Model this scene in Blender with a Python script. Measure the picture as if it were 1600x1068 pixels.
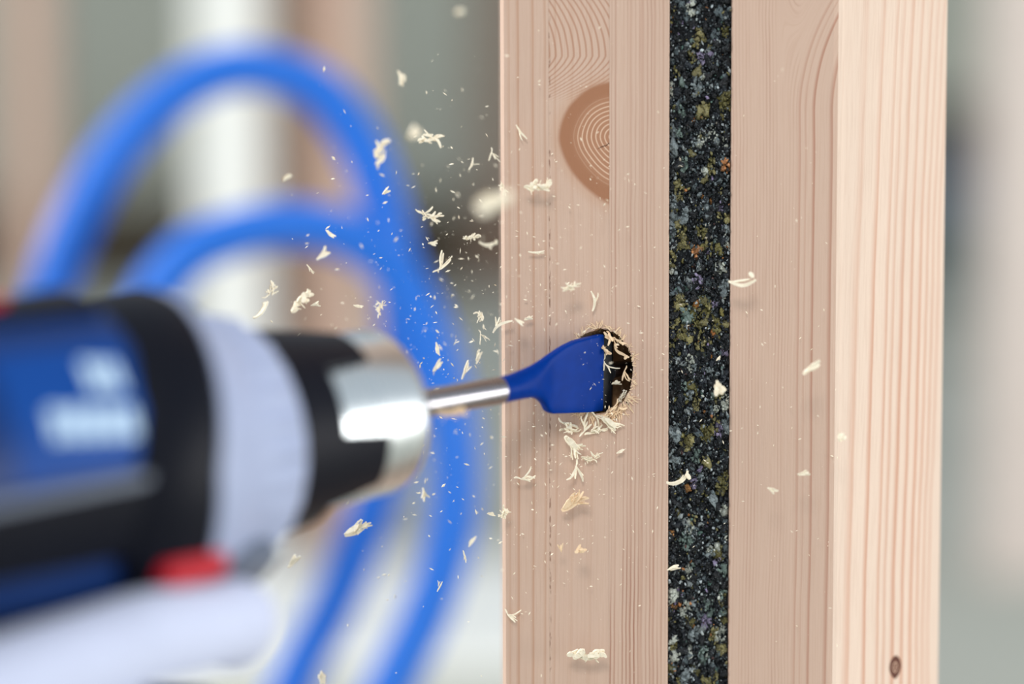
import bpy, bmesh, math, random
import numpy as np
from mathutils import Vector, Matrix

for o in list(bpy.data.objects):
    bpy.data.objects.remove(o)
scene = bpy.context.scene
COL = scene.collection

# ------------------------------------------------------------------ camera
FPX = 3200.0                                   # focal length in pixels of the 1600 px frame
FOCUS = 0.593
PITCH = math.atan(FPX / 38700.0)
ROLL = 0.0034
FWD = Vector((0, math.cos(PITCH), -math.sin(PITCH)))
RGT = Vector((math.cos(ROLL), 0, -math.sin(ROLL)))
RGT = (RGT - FWD * RGT.dot(FWD)).normalized()
UPV = RGT.cross(FWD)
CAM = -FWD * FOCUS - RGT * (137 / FPX * FOCUS) + UPV * (46 / FPX * FOCUS)
cd = bpy.data.cameras.new('camera')
cam = bpy.data.objects.new('camera', cd)
COL.objects.link(cam)
cam.matrix_world = Matrix(((RGT.x, UPV.x, -FWD.x, CAM.x), (RGT.y, UPV.y, -FWD.y, CAM.y),
                           (RGT.z, UPV.z, -FWD.z, CAM.z), (0, 0, 0, 1)))
cd.sensor_width = 36
cd.lens = FPX / 1600 * 36
cd.clip_start = 0.01
cd.clip_end = 100
cd.dof.use_dof = True
cd.dof.focus_distance = FOCUS
cd.dof.aperture_fstop = 2.3
scene.camera = cam

# ------------------------------------------------------------------ light
w = bpy.data.worlds.new('world')
scene.world = w
w.use_nodes = True
bg = w.node_tree.nodes['Background']
bg.inputs[0].default_value = (0.82, 0.91, 1.0, 1)
bg.inputs[1].default_value = 0.72

def area(name, loc, target, sx, sy, energy, color):
    l = bpy.data.lights.new(name, 'AREA')
    l.shape = 'RECTANGLE'; l.size = sx; l.size_y = sy; l.energy = energy; l.color = color
    o = bpy.data.objects.new(name, l)
    COL.objects.link(o)
    o.location = loc
    d = Vector(target) - Vector(loc)
    o.rotation_euler = d.to_track_quat('-Z', 'Y').to_euler()
    return o
area('window_light_right', (1.8, -0.32, -0.08), (0.05, 0, 0), 1.1, 0.68, 22, (1, 0.98, 0.96))
area('added_key_light_front', (-0.35, -2.2, 1.75), (0, 0, 0), 0.7, 0.6, 25, (1, 0.96, 0.92))  # added soft key for shadows under the bit, no window stands here
area('added_edge_light_left', (-2.4, -0.1, 0.9), (-0.1, 0, 0), 1.2, 1.4, 62, (0.97, 0.98, 1))  # added light to brighten the left timber chamfer, no window stands here

vs = scene.view_settings
scene.display_settings.display_device = 'sRGB'
vs.view_transform = 'Standard'
vs.look = 'None'
vs.gamma = 1
vs.exposure = 0.1
vs.use_curve_mapping = False

# ------------------------------------------------------------------ helpers
def PX(px, py, Y=0.0):
    """world point on the plane y=Y seen at this pixel of the photograph"""
    d = FWD + RGT * ((px - 800) / FPX) - UPV * ((py - 534) / FPX)
    return CAM + d * ((Y - CAM.y) / d.y)

def lin(c):
    return tuple(((v / 255) / 12.92 if v / 255 <= 0.04045 else ((v / 255 + 0.055) / 1.055) ** 2.4) for v in c) + (1,)

def mesh_obj(name, verts, faces, mats, parent=None, smooth=False, fmat=None):
    me = bpy.data.meshes.new(name)
    me.from_pydata([tuple(v) for v in verts], [], faces)
    for m in (mats if isinstance(mats, (list, tuple)) else [mats]):
        me.materials.append(m)
    if fmat:
        me.polygons.foreach_set('material_index', fmat)
    bm = bmesh.new(); bm.from_mesh(me)
    bmesh.ops.recalc_face_normals(bm, faces=bm.faces)
    bm.to_mesh(me); bm.free()
    if smooth:
        me.polygons.foreach_set('use_smooth', [True] * len(me.polygons))
        me.set_sharp_from_angle(angle=math.radians(38))
    me.update()
    o = bpy.data.objects.new(name, me)
    COL.objects.link(o)
    if parent:
        o.parent = parent
    return o

def empty(name, loc=(0, 0, 0), mat=None):
    o = bpy.data.objects.new(name, None)
    o.empty_display_size = 0.02
    COL.objects.link(o)
    if mat is not None:
        o.matrix_world = mat
    else:
        o.location = loc
    return o

def tag(o, label=None, cat=None, group=None, kind=None):
    if label: o['label'] = label
    if cat: o['category'] = cat
    if group: o['group'] = group
    if kind: o['kind'] = kind
    return o

def prism(profile, z0, z1):
    n = len(profile)
    v = [(x, y, z0) for x, y in profile] + [(x, y, z1) for x, y in profile]
    f = [list(range(n))[::-1], list(range(n, 2 * n))]
    f += [[i, (i + 1) % n, n + (i + 1) % n, n + i] for i in range(n)]
    return v, f

def boxv(x0, x1, y0, y1, z0, z1):
    return prism([(x0, y0), (x1, y0), (x1, y1), (x0, y1)], z0, z1)

def bevel_box(x0, x1, y0, y1, z0, z1, b):
    p = [(x0 + b, y0), (x1 - b, y0), (x1, y0 + b), (x1, y1 - b), (x1 - b, y1), (x0 + b, y1), (x0, y1 - b), (x0, y0 + b)]
    return prism(p, z0, z1)

# --- material node helper
class NB:
    def __init__(self, name):
        self.m = bpy.data.materials.new(name)
        self.m.use_nodes = True
        self.t = self.m.node_tree
        self.b = self.t.nodes['Principled BSDF']
        self.pos = self.t.nodes.new('ShaderNodeNewGeometry').outputs['Position']
        self.obj = self.t.nodes.new('ShaderNodeTexCoord').outputs['Object']
    def put(self, sock, v):
        if isinstance(v, (int, float)):
            sock.default_value = v
        elif isinstance(v, (tuple, list)):
            sock.default_value = v if len(v) == len(sock.default_value) else tuple(v)[:len(sock.default_value)]
        else:
            self.t.links.new(v, sock)
    def math(self, op, a, b=0.0, c=0.0, clamp=False):
        n = self.t.nodes.new('ShaderNodeMath'); n.operation = op; n.use_clamp = clamp
        self.put(n.inputs[0], a); self.put(n.inputs[1], b); self.put(n.inputs[2], c)
        return n.outputs[0]
    def xyz(self, v):
        n = self.t.nodes.new('ShaderNodeSeparateXYZ'); self.put(n.inputs[0], v)
        return n.outputs
    def comb(self, x, y, z):
        n = self.t.nodes.new('ShaderNodeCombineXYZ')
        self.put(n.inputs[0], x); self.put(n.inputs[1], y); self.put(n.inputs[2], z)
        return n.outputs[0]
    def scale(self, v, s):
        n = self.t.nodes.new('ShaderNodeVectorMath'); n.operation = 'MULTIPLY'
        self.put(n.inputs[0], v); self.put(n.inputs[1], s)
        return n.outputs[0]
    def noise(self, v, scale=1.0, detail=3.0, rough=0.5, color=False):
        n = self.t.nodes.new('ShaderNodeTexNoise')
        self.put(n.inputs['Vector'], v)
        n.inputs['Scale'].default_value = scale
        n.inputs['Detail'].default_value = detail
        n.inputs['Roughness'].default_value = rough
        return n.outputs['Color'] if color else n.outputs['Fac']
    def ramp(self, fac, stops, interp='LINEAR'):
        n = self.t.nodes.new('ShaderNodeValToRGB')
        r = n.color_ramp; r.interpolation = interp
        while len(r.elements) > 1: r.elements.remove(r.elements[-1])
        for i, (p, c) in enumerate(stops):
            e = r.elements[0] if i == 0 else r.elements.new(p)
            e.position = p; e.color = c if len(c) == 4 else tuple(c) + (1,)
        self.put(n.inputs[0], fac)
        return n.outputs[0]
    def mix(self, fac, a, b, mode='MIX'):
        n = self.t.nodes.new('ShaderNodeMix'); n.data_type = 'RGBA'; n.blend_type = mode
        self.put(n.inputs[0], fac); self.put(n.inputs[6], a); self.put(n.inputs[7], b)
        return n.outputs[2]
    def step(self, v, lo, hi):
        n = self.t.nodes.new('ShaderNodeMapRange'); n.interpolation_type = 'SMOOTHSTEP'
        self.put(n.inputs[0], v); n.inputs[1].default_value = lo; n.inputs[2].default_value = hi
        return n.outputs[0]
    def bump(self, h, strength=0.3, dist=0.0005):
        n = self.t.nodes.new('ShaderNodeBump')
        n.inputs['Strength'].default_value = strength; n.inputs['Distance'].default_value = dist
        self.put(n.inputs['Height'], h)
        self.t.links.new(n.outputs[0], self.b.inputs['Normal'])
    def done(self, color, rough=0.6, metal=0.0, spec=0.4):
        self.put(self.b.inputs['Base Color'], color)
        self.put(self.b.inputs['Roughness'], rough)
        self.b.inputs['Metallic'].default_value = metal
        self.b.inputs['Specular IOR Level'].default_value = spec
        return self.m

def plain(name, c, rough=0.5, metal=0.0, var=0.08, scale=60, spec=0.4):
    n = NB(name)
    f = n.noise(n.obj, scale, 3)
    c0 = lin(c)
    a = tuple(v * (1 - var) for v in c0[:3]) + (1,)
    b = tuple(min(1, v * (1 + var)) for v in c0[:3]) + (1,)
    return n.done(n.mix(f, a, b), rough, metal, spec)

def xpos(px):
    return PX(px, 534, 0).x

# ------------------------------------------------------------------ wood materials
BASE = (204, 175, 156)
def wood(name, px0, px1, lines, warp=0.0006, fine=0.0, fine_freq=900.0, base=BASE, linecol=(176, 128, 98),
         Y=0.0, knot=None, chevron=None, topbend=None, lowfade=None, side=0.9, bend_from=None, fine_to=None, linefade=None, tear=False):
    """grain lines are listed as (pixel x, half width px, strength) across the face between px0 and px1"""
    n = NB(name)
    x, y, z = n.xyz(n.pos)
    X0, X1 = PX(px0, 534, Y).x, PX(px1, 534, Y).x
    wob = n.noise(n.comb(n.math('MULTIPLY', x, 9.0), 0.3, n.math('MULTIPLY', z, 7.0)), 1.0, 2)
    wob2 = n.noise(n.comb(n.math('MULTIPLY', x, 60.0), 4.3, n.math('MULTIPLY', z, 55.0)), 1.0, 2)
    xx = n.math('ADD', x, n.math('MULTIPLY', n.math('SUBTRACT', wob, 0.5), warp * 6))
    xx = n.math('ADD', xx, n.math('MULTIPLY', n.math('SUBTRACT', wob2, 0.5), warp * 0.7))
    if side:
        xx = n.math('ADD', xx, n.math('MULTIPLY', n.math('MAXIMUM', n.math('SUBTRACT', y, 0.0015), 0.0), side))
    if topbend:                                   # grain leaning over towards the top of the piece
        z0, amt = topbend
        t = n.math('MAXIMUM', n.math('SUBTRACT', z, z0), 0.0)
        bw = n.step(x, bend_from, bend_from + 0.008) if bend_from is not None else 1.0
        xx = n.math('ADD', xx, n.math('MULTIPLY', n.math('MULTIPLY', n.math('MULTIPLY', t, t), amt), bw))
    u = n.math('DIVIDE', n.math('SUBTRACT', xx, X0), X1 - X0)
    b = lin(base)
    stops = []
    for px, hw, st in lines:
        c = tuple(b[i] * (1 - st) + lin(linecol)[i] * st for i in range(3)) + (1,)
        p = (px - px0) / (px1 - px0); h = hw / (px1 - px0)
        stops += [(max(0, p - h * 1.6), b), (p, c), (min(1, p + h * 0.5), b)]
    stops = sorted(stops[:30], key=lambda s: s[0])
    if not stops: stops = [(0.0, b), (1.0, b)]
    col = n.ramp(u, stops)
    if linefade:
        col = n.mix(n.math('MULTIPLY', n.step(z, linefade[0], linefade[1]), linefade[2]), col, b)
    # long soft tone variation and very fine fibres
    tone = n.noise(n.comb(n.math('MULTIPLY', xx, 120.0), n.math('MULTIPLY', y, 60.0), n.math('MULTIPLY', z, 6.0)), 1.0, 3)
    col = n.mix(n.math('MULTIPLY', n.step(tone, 0.35, 0.7), 0.22), col, tuple(v * 0.86 for v in b[:3]) + (1,))
    fib = n.noise(n.comb(n.math('MULTIPLY', xx, 2600.0), n.math('MULTIPLY', y, 900.0), n.math('MULTIPLY', z, 60.0)), 1.0, 2)
    col = n.mix(n.math('MULTIPLY', n.step(fib, 0.42, 0.75), 0.16), col, lin((170, 128, 104)))
    if fine:
        s = n.math('SINE', n.math('ADD', n.math('MULTIPLY', xx, fine_freq * 2 * math.pi), n.math('MULTIPLY', wob2, 3.0)))
        k = n.noise(n.comb(n.math('MULTIPLY', xx, 240.0), 1.0, n.math('MULTIPLY', z, 10.0)), 1.0, 2)
        m = n.math('MULTIPLY', n.step(s, 0.1, 0.95), n.math('MULTIPLY', n.step(k, 0.3, 0.75), fine))
        if fine_to is not None:
            m = n.math('MULTIPLY', m, n.math('SUBTRACT', 1.0, n.step(x, fine_to, fine_to + 0.002)))
        if lowfade:
            za, zb, extra = lowfade                # lines that grow stronger lower down the board
            m = n.math('MULTIPLY', m, n.math('ADD', 1.0, n.math('MULTIPLY', n.step(z, za, zb), extra)), clamp=True)
        col = n.mix(m, col, lin((150, 100, 80)))
    if chevron:
        for (cpx, cpy, hw_up, hw_dn, amp, freq, xa, xb) in chevron:
            c = PX(cpx, cpy, 0)
            dz = n.math('SUBTRACT', z, c.z)
            up = n.math('DIVIDE', n.math('MAXIMUM', dz, 0.0), hw_up)
            dn = n.math('DIVIDE', n.math('MAXIMUM', n.math('MULTIPLY', dz, -1.0), 0.0), hw_dn)
            fall = n.math('ADD', n.math('MULTIPLY', up, up), n.math('MULTIPLY', dn, n.math('ADD', 0.35, n.math('MULTIPLY', dn, 0.65))))
            uu = n.math('ADD', n.math('SUBTRACT', x, c.x), n.math('MULTIPLY', fall, amp))
            uu = n.math('ADD', uu, n.math('MULTIPLY', n.math('SUBTRACT', wob2, 0.5), 0.0012))
            s = n.math('SINE', n.math('MULTIPLY', uu, freq * 2 * math.pi))
            m = n.math('MULTIPLY', n.step(s, 0.2, 1.0), n.math('SUBTRACT', 1.0, n.step(fall, 0.75, 1.7)))
            m = n.math('MULTIPLY', m, 0.62)
            col = n.mix(m, col, lin((164, 112, 84)))
    if knot:
        for (kx, ky, rx, rzu, rzd, ringn, dark, rim) in knot:
            c = PX(kx, ky, Y)
            dx = n.math('DIVIDE', n.math('SUBTRACT', x, c.x), rx)
            dz = n.math('SUBTRACT', z, c.z)
            dzu = n.math('DIVIDE', n.math('MAXIMUM', dz, 0.0), rzu)
            dzd = n.math('DIVIDE', n.math('MINIMUM', dz, 0.0), rzd)
            r = n.math('SQRT', n.math('ADD', n.math('MULTIPLY', dx, dx), n.math('MULTIPLY', dzu, dzu)))
            rl = n.math('POWER', n.math('ADD', n.math('POWER', n.math('ABSOLUTE', dx), 1.55), n.math('POWER', n.math('ABSOLUTE', dzd), 1.55)), 1 / 1.55)
            r = n.math('MAXIMUM', r, rl)                # rounded above, drawn to a point below
            r = n.math('ADD', r, n.math('MULTIPLY', n.math('SUBTRACT', wob2, 0.5), 0.10))
            rings = n.math('SINE', n.math('MULTIPLY', r, ringn * 2 * math.pi))
            inner = n.mix(n.math('MULTIPLY', n.step(rings, 0.35, 1.0), n.math('SUBTRACT', 1.0, n.step(r, 0.55, 0.8))), lin(dark), lin((216, 182, 156)))
            inner = n.mix(n.math('MULTIPLY', n.step(r, 0.62, 0.8), 0.55), inner, lin(rim))
            mask = n.math('SUBTRACT', 1.0, n.step(r, 0.93, 1.02))
            halo = n.math('MULTIPLY', n.math('SUBTRACT', 1.0, n.step(r, 0.95, 1.22)), 0.35)
            col = n.mix(halo, col, lin((184, 138, 106)))
            col = n.mix(mask, col, inner)
            if ringn > 6:                           # a drying crack from the pith
                crk = n.math('ABSOLUTE', n.math('ADD', n.math('SUBTRACT', dz, n.math('MULTIPLY', n.math('SUBTRACT', x, c.x), 0.45)),
                                                n.math('ADD', 0.0012, n.math('MULTIPLY', n.math('SUBTRACT', n.noise(n.comb(n.math('MULTIPLY', x, 900.0), 0, 0), 1.0, 2), 0.5), 0.0012))))
                cm = n.math('MULTIPLY', n.math('SUBTRACT', 1.0, n.step(crk, 0.00004, 0.00022)), n.math('SUBTRACT', 1.0, n.step(r, 0.28, 0.42)))
                col = n.mix(cm, col, lin((62, 34, 22)))
    if tear:
        tm = n.math('MULTIPLY', n.math('SUBTRACT', 1.0, n.step(x, X0 + 0.0002, X0 + 0.0007)), n.step(n.noise(n.comb(n.math('MULTIPLY', x, 1500.0), 0, n.math('MULTIPLY', z, 420.0)), 1.0, 3), 0.5, 0.62))
        col = n.mix(n.math('MULTIPLY', tm, 0.7), col, lin((118, 78, 58)))
    n.bump(n.math('ADD', n.math('MULTIPLY', fib, 0.6), n.noise(n.scale(n.pos, (900, 900, 500)), 1.0, 2)), 0.22, 0.0003)
    return n.done(col, 0.72, 0, 0.25)

W1 = wood('pine_lamella_pale', 786, 858, [(797, 3, .35), (811, 3, .75), (834, 3, .7), (853, 3, .45)], warp=0.0003, fine=0.10, fine_freq=700)
W2 = wood('pine_lamella_knotty', 858, 952, [(869, 3, .3), (895, 4, .18), (925, 4, .15)], warp=0.0006, fine=0.10, fine_freq=800,
          tear=True, chevron=[(905, 88, 0.024, 0.010, 0.0125, 560.0, 0, 0)],
          knot=[(960, 214, 0.0166, 0.0163, 0.0200, 13, (172, 126, 98), (152, 102, 72))])
W3 = wood('pine_lamella_fine_grained', 952, 1045, [(962, 2, .3), (985, 2, .3), (1003, 3, .35), (1022, 2, .35), (1036, 2, .3)],
          warp=0.0003, fine=0.5, fine_freq=880, lowfade=(-0.03, -0.085, 1.5), linecol=(160, 108, 84))
W4 = wood('pine_fine_grained', 1143, 1310, [(1246, 3, .4), (1268, 3, .75), (1295, 4, .6), (1255, 2, .3)], warp=0.0005, fine=0.34, fine_freq=1050,
          linecol=(160, 100, 76), topbend=(0.074, -9.0), side=0, bend_from=xpos(1210), fine_to=xpos(1240))
W5 = wood('pine_wide_grained', 1310, 1480, [(1322, 9, .45), (1352, 5, .7), (1376, 4, .6), (1388, 4, .55), (1404, 5, .85), (1421, 4, .8), (1437, 4, .8), (1449, 3, .75), (1460, 3, .7), (1470, 3, .6)],
          warp=0.0007, Y=0.012, linecol=(184, 118, 84), base=(218, 196, 178), topbend=(-0.1, -0.1), side=0, linefade=(-0.02, 0.1, 0.5),
          knot=[(1402, 1046, 0.0021, 0.0036, 0.0036, 3, (92, 50, 36), (70, 36, 26))])
_n = NB('torn_wood'); _f = _n.noise(_n.scale(_n.pos, (900, 900, 160)), 1, 4)
_n.bump(_f, 0.8, 0.001)
TORN = _n.done(_n.mix(_f, lin((140, 100, 68)), lin((214, 172, 128))), 0.85, 0, 0.1)
_n = NB('wood_chip'); _f = _n.noise(_n.scale(_n.obj, (1500, 1500, 1500)), 1, 3)
CHIP = _n.done(_n.mix(_f, lin((232, 216, 186)), lin((250, 243, 224))), 0.8, 0, 0.15)
_n = NB('wood_chip_tan'); _f = _n.noise(_n.scale(_n.obj, (1500, 1500, 1500)), 1, 3)
CHIPT = _n.done(_n.mix(_f, lin((226, 192, 152)), lin((246, 222, 190))), 0.8, 0, 0.15)

# ------------------------------------------------------------------ the room: floor and walls
FLOOR = CAM.z - 0.5
n = NB('concrete_floor'); f_ = n.noise(n.pos, 1.3, 5)
CONC = n.done(n.mix(f_, lin((168, 168, 156)), lin((194, 194, 182))), 0.8, 0, 0.2)
n = NB('grey_green_plaster'); f_ = n.noise(n.pos, 0.7, 4)
PLAST = n.done(n.mix(f_, lin((196, 196, 178)), lin((212, 212, 198))), 0.9, 0, 0.1)
v_, fc = boxv(-7, 7, -4, 9.2, FLOOR - 0.1, FLOOR)
tag(mesh_obj('floor', v_, fc, CONC), 'pale grey concrete floor', kind='structure')
v_, fc = boxv(-7, 7, 9.0, 9.2, FLOOR, FLOOR + 3.2)
tag(mesh_obj('wall_back', v_, fc, PLAST), 'grey green wall far behind the studs', kind='structure')
v_, fc = boxv(-7.2, -7, -4, 9.2, FLOOR, FLOOR + 3.2)
tag(mesh_obj('wall_left', v_, fc, PLAST), 'grey green side wall', kind='structure')

PINEBG = plain('background_pine', (196, 166, 148), 0.8, scale=8)
PINEDK = plain('background_brown_shaded_pine', (158, 130, 112), 0.8, scale=8)  # brown pine, also used for the painted shade on one stud side
WHITEP = plain('white_primed_wood', (236, 236, 230), 0.7, scale=8)
DARKB = plain('dark_brown_board', (78, 64, 46), 0.8, scale=5)

def stud(name, label, px0, px1, Y, mat, top=2.3, depth=0.06, rot=0.0, base=None):
    a, b = PX(px0, 534, Y).x, PX(px1, 534, Y).x
    v, fcs = bevel_box(-(b - a) / 2, (b - a) / 2, 0, depth, 0, top, 0.003)
    o = mesh_obj(name, v, fcs, mat)
    o.location = ((a + b) / 2, Y, FLOOR if base is None else base)
    o.rotation_euler = (0, 0, rot)
    return tag(o, label, 'stud')
stud('wall_stud', 'blurred brown stud at the left edge behind the blue hose', 22, 82, 2.2, PINEBG)
stud('wall_stud', 'blurred white primed stud behind the blue hose loop', 312, 412, 2.0, WHITEP)
stud('wall_stud', 'blurred pine stud side with shade painted in, next to the white one', 428, 500, 2.08, PINEDK)  # shaded side of the next stud, its shade put into the colour
stud('wall_stud', 'blurred reddish pine stud right of its shaded side', 500, 575, 2.0, PINEBG)
stud('wall_stud', 'blurred far brown stud beside the drilled timber edge', 752, 840, 7.6, PINEDK)
stud('wall_stud', 'blurred pale stud at the right edge of the picture', 1545, 1690, 1.9, plain('pale_pine', (214, 200, 190), 0.8, scale=8))

def stack(name, label, cat, px0, px1, py_top, Y, depth, mats, layers, base):
    a, b = PX(px0, 534, Y).x, PX(px1, 534, Y).x
    top = PX(800, py_top, Y).z
    r = empty(name, ((a + b) / 2, Y + depth / 2, base))
    h = (top - base) / layers
    rnd = random.Random(len(label))
    for k in range(layers):
        dx = rnd.uniform(-0.03, 0.03)
        v, fcs = bevel_box(-(b - a) / 2 + dx, (b - a) / 2 + dx, -depth / 2, depth / 2, k * h, (k + 1) * h - 0.004, 0.004)
        mesh_obj('board', v, fcs, mats[k % len(mats)], r)
    return tag(r, label, cat)
stack('board_stack', 'dark stack of brown boards lying along the far wall', 'boards', -300, 1240, 315, 8.3, 0.5, [DARKB], 6, FLOOR)
BLUEC = plain('blue_grey_crate', (118, 128, 146), 0.6); GREYC = plain('grey_green_crate', (114, 126, 124), 0.6); DARKC = plain('dark_case', (76, 74, 72), 0.6)
def crate(name, label, px0, px1, py0, py1, Y, mat):
    a, b = PX(px0, 534, Y).x, PX(px1, 534, Y).x
    z1, z0 = PX(800, py0, Y).z, PX(800, py1, Y).z
    r = empty(name, ((a + b) / 2, Y + 0.2, max(z0, FLOOR)))
    hw = (b - a) / 2; h = z1 - max(z0, FLOOR)
    v, fcs = bevel_box(-hw, hw, -0.2, 0.2, 0, h * 0.82, 0.01); mesh_obj('body', v, fcs, mat, r)
    v, fcs = bevel_box(-hw * 1.03, hw * 1.03, -0.206, 0.206, h * 0.82, h, 0.01); mesh_obj('lid', v, fcs, mat, r)
    return tag(r, label, 'crate')
crate('storage_crate', 'blurred grey green crate at the bottom of the far stack', 1455, 1600, 330, 470, 5.0, GREYC)
crate('storage_crate', 'blurred blue grey crate in the middle of the far stack', 1462, 1592, 262, 330, 5.0, BLUEC)
crate('tool_case', 'blurred dark case on top of the far crate stack', 1468, 1560, 160, 262, 5.0, DARKC)
# white sheet of board lying on the floor
v_, fc = bevel_box(-0.42, 0.1, 1.42, 1.95, FLOOR, FLOOR + 0.02, 0.004)
tag(mesh_obj('insulation_board', v_, fc, WHITEP), 'white board lying flat on the floor below the studs', 'board')

# ------------------------------------------------------------------ the drilled post: left timber, rubber strip, right timber
Z0, Z1 = FLOOR, 1.55
XL, X1_, X2_, X3_, X4_ = xpos(787.5), xpos(858), xpos(952), xpos(1045), xpos(1141)
AX = PX(932, 583, 0)                               # drill axis meets the timber here
DV = (RGT * -0.731 + UPV * -0.113 + FWD * -0.672).normalized()
RV = Vector((0, 0, 1)).cross(DV); RV.normalize()
if RV.y > 0: RV = -RV
VV = DV.cross(RV)

left = empty('laminated_timber', ((XL + X3_) / 2, 0.03, Z0))
tag(left, 'knotty laminated pine timber being drilled, left of the speckled rubber strip', 'timber')
def lamella(p, mat, label):
    v, fcs = prism(p, Z0, Z1)
    v = [Vector(q) - left.location for q in v]
    o = mesh_obj('lamella', v, fcs, [mat, TORN], left)
    o['label'] = label
    return o
DY = 0.062
ch = 0.0009
e = 0.00001
lam1 = lamella([(XL - ch * 0.8, ch * 1.9), (XL + ch * 0.3, 0), (X1_ - e, 0), (X1_ - e, DY), (XL - ch * 0.8, DY)], W1, 'pale lamella with few dark lines')
lam2 = lamella([(X1_ + e, 0.00004), (X2_ - e, 0.00004), (X2_ - e, DY), (X1_ + e, DY)], W2, 'lamella with a large brown knot')
lam3 = lamella([(X2_ + e, 0), (X3_ - 0.0004, 0), (X3_, 0.0005), (X3_, DY), (X2_ + e, DY)], W3, 'lamella with fine straight grain')
# the bored hole: a ragged oblique cutter taken out of the two lamellae
rnd = random.Random(5)
NA = 56
hc = PX(938, 580, 0)
rag = [rnd.uniform(-0.0005, 0.0004) for _ in range(NA)]
def hole_ring(t, sc=1.0, ragk=1.0):
    c = hc - DV * t
    out = []
    for i in range(NA):
        a = 2 * math.pi * i / NA
        rr = 1 + rag[i] * ragk / 0.011
        out.append(Vector((c.x + math.cos(a) * 0.0094 * sc * rr, c.y, c.z + math.sin(a) * 0.0126 * sc * rr)))
    return out
rings = [hole_ring(-0.008), hole_ring(0.0015), hole_ring(0.006, 0.985, .6), hole_ring(0.02, 0.97, .5), hole_ring(0.034, 0.96, .4)]
cv = [q for rg in rings for q in rg]
cf = [[k * NA + i, k * NA + (i + 1) % NA, (k + 1) * NA + (i + 1) % NA, (k + 1) * NA + i] for k in range(len(rings) - 1) for i in range(NA)]
cf += [list(range(NA))[::-1], [(len(rings) - 1) * NA + i for i in range(NA)]]
cut = mesh_obj('cutter', cv, cf, [TORN])
bpy.context.view_layer.update()
for lm in (lam2, lam3):
    md = lm.modifiers.new('hole', 'BOOLEAN'); md.operation = 'DIFFERENCE'; md.object = cut; md.solver = 'EXACT'; md.material_mode = 'TRANSFER'
bpy.context.view_layer.update()
dg = bpy.context.evaluated_depsgraph_get()
for lm in (lam2, lam3):
    me = bpy.data.meshes.new_from_object(lm.evaluated_get(dg), depsgraph=dg)
    lm.modifiers.clear(); lm.data = me; me.name = 'lamella'
bpy.data.objects.remove(cut)

YR = 0.026
XR = PX(1473, 534, YR).x
rt = empty('pine_timber', ((X4_ + XR) / 2, 0.03, Z0))
tag(rt, 'pale pine timber with a bright wide-grained side, right of the speckled rubber strip', 'timber')
xc = xpos(1310)
prof = [(X4_, 0.0007), (X4_ + 0.0006, 0.0), (xc - 0.0022, 0.0), (xc - 0.0008, 0.0003), (xc + 0.0004, 0.001), (xc + 0.0014, 0.0019), (XR, YR), (XR, 0.075), (X4_, 0.075)]
v_, fc = prism([(x - rt.location.x, y - rt.location.y) for x, y in prof], 0, Z1 - Z0)
fm = [0, 0, 0, 0, 0, 1, 1, 1, 1, 0, 0]
mesh_obj('timber_body', v_, fc, [W4, W5], rt, fmat=fm)

# rubber strip
n = NB('rubber_base'); f_ = n.noise(n.scale(n.pos, (500, 500, 350)), 1, 4)
RUBB = n.done(n.ramp(f_, [(0.3, lin((10, 12, 15))), (0.55, lin((26, 30, 34))), (0.66, lin((60, 66, 66))), (0.72, lin((96, 92, 50)))]), 0.75, 0, 0.3)
n = NB('rubber_granules')
at = n.t.nodes.new('ShaderNodeVertexColor'); at.layer_name = 'Col'
f_ = n.noise(n.scale(n.pos, (2600, 2600, 2600)), 1, 3)
gcol = n.mix(n.step(f_, 0.56, 0.75), at.outputs[0], n.mix(0.6, at.outputs[0], lin((150, 160, 165))))
gcol = n.mix(n.step(f_, 0.46, 0.30), gcol, n.mix(0.8, gcol, lin((8, 9, 11))))
n.bump(f_, 0.9, 0.0006)
RUBG = n.done(gcol, 0.55, 0, 0.4)
sx0, sx1 = X3_ + 0.0001, X4_ - 0.0001
rs = empty('rubber_strip', ((sx0 + sx1) / 2, 0.03, Z0))
tag(rs, 'black speckled recycled rubber strip between the two timbers', 'rubber strip')
v_, fc = boxv(sx0 - rs.location.x, sx1 - rs.location.x, 0.0022 - rs.location.y, DY - rs.location.y, 0, Z1 - Z0)
mesh_obj('strip_body', v_, fc, RUBB, rs)

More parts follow.
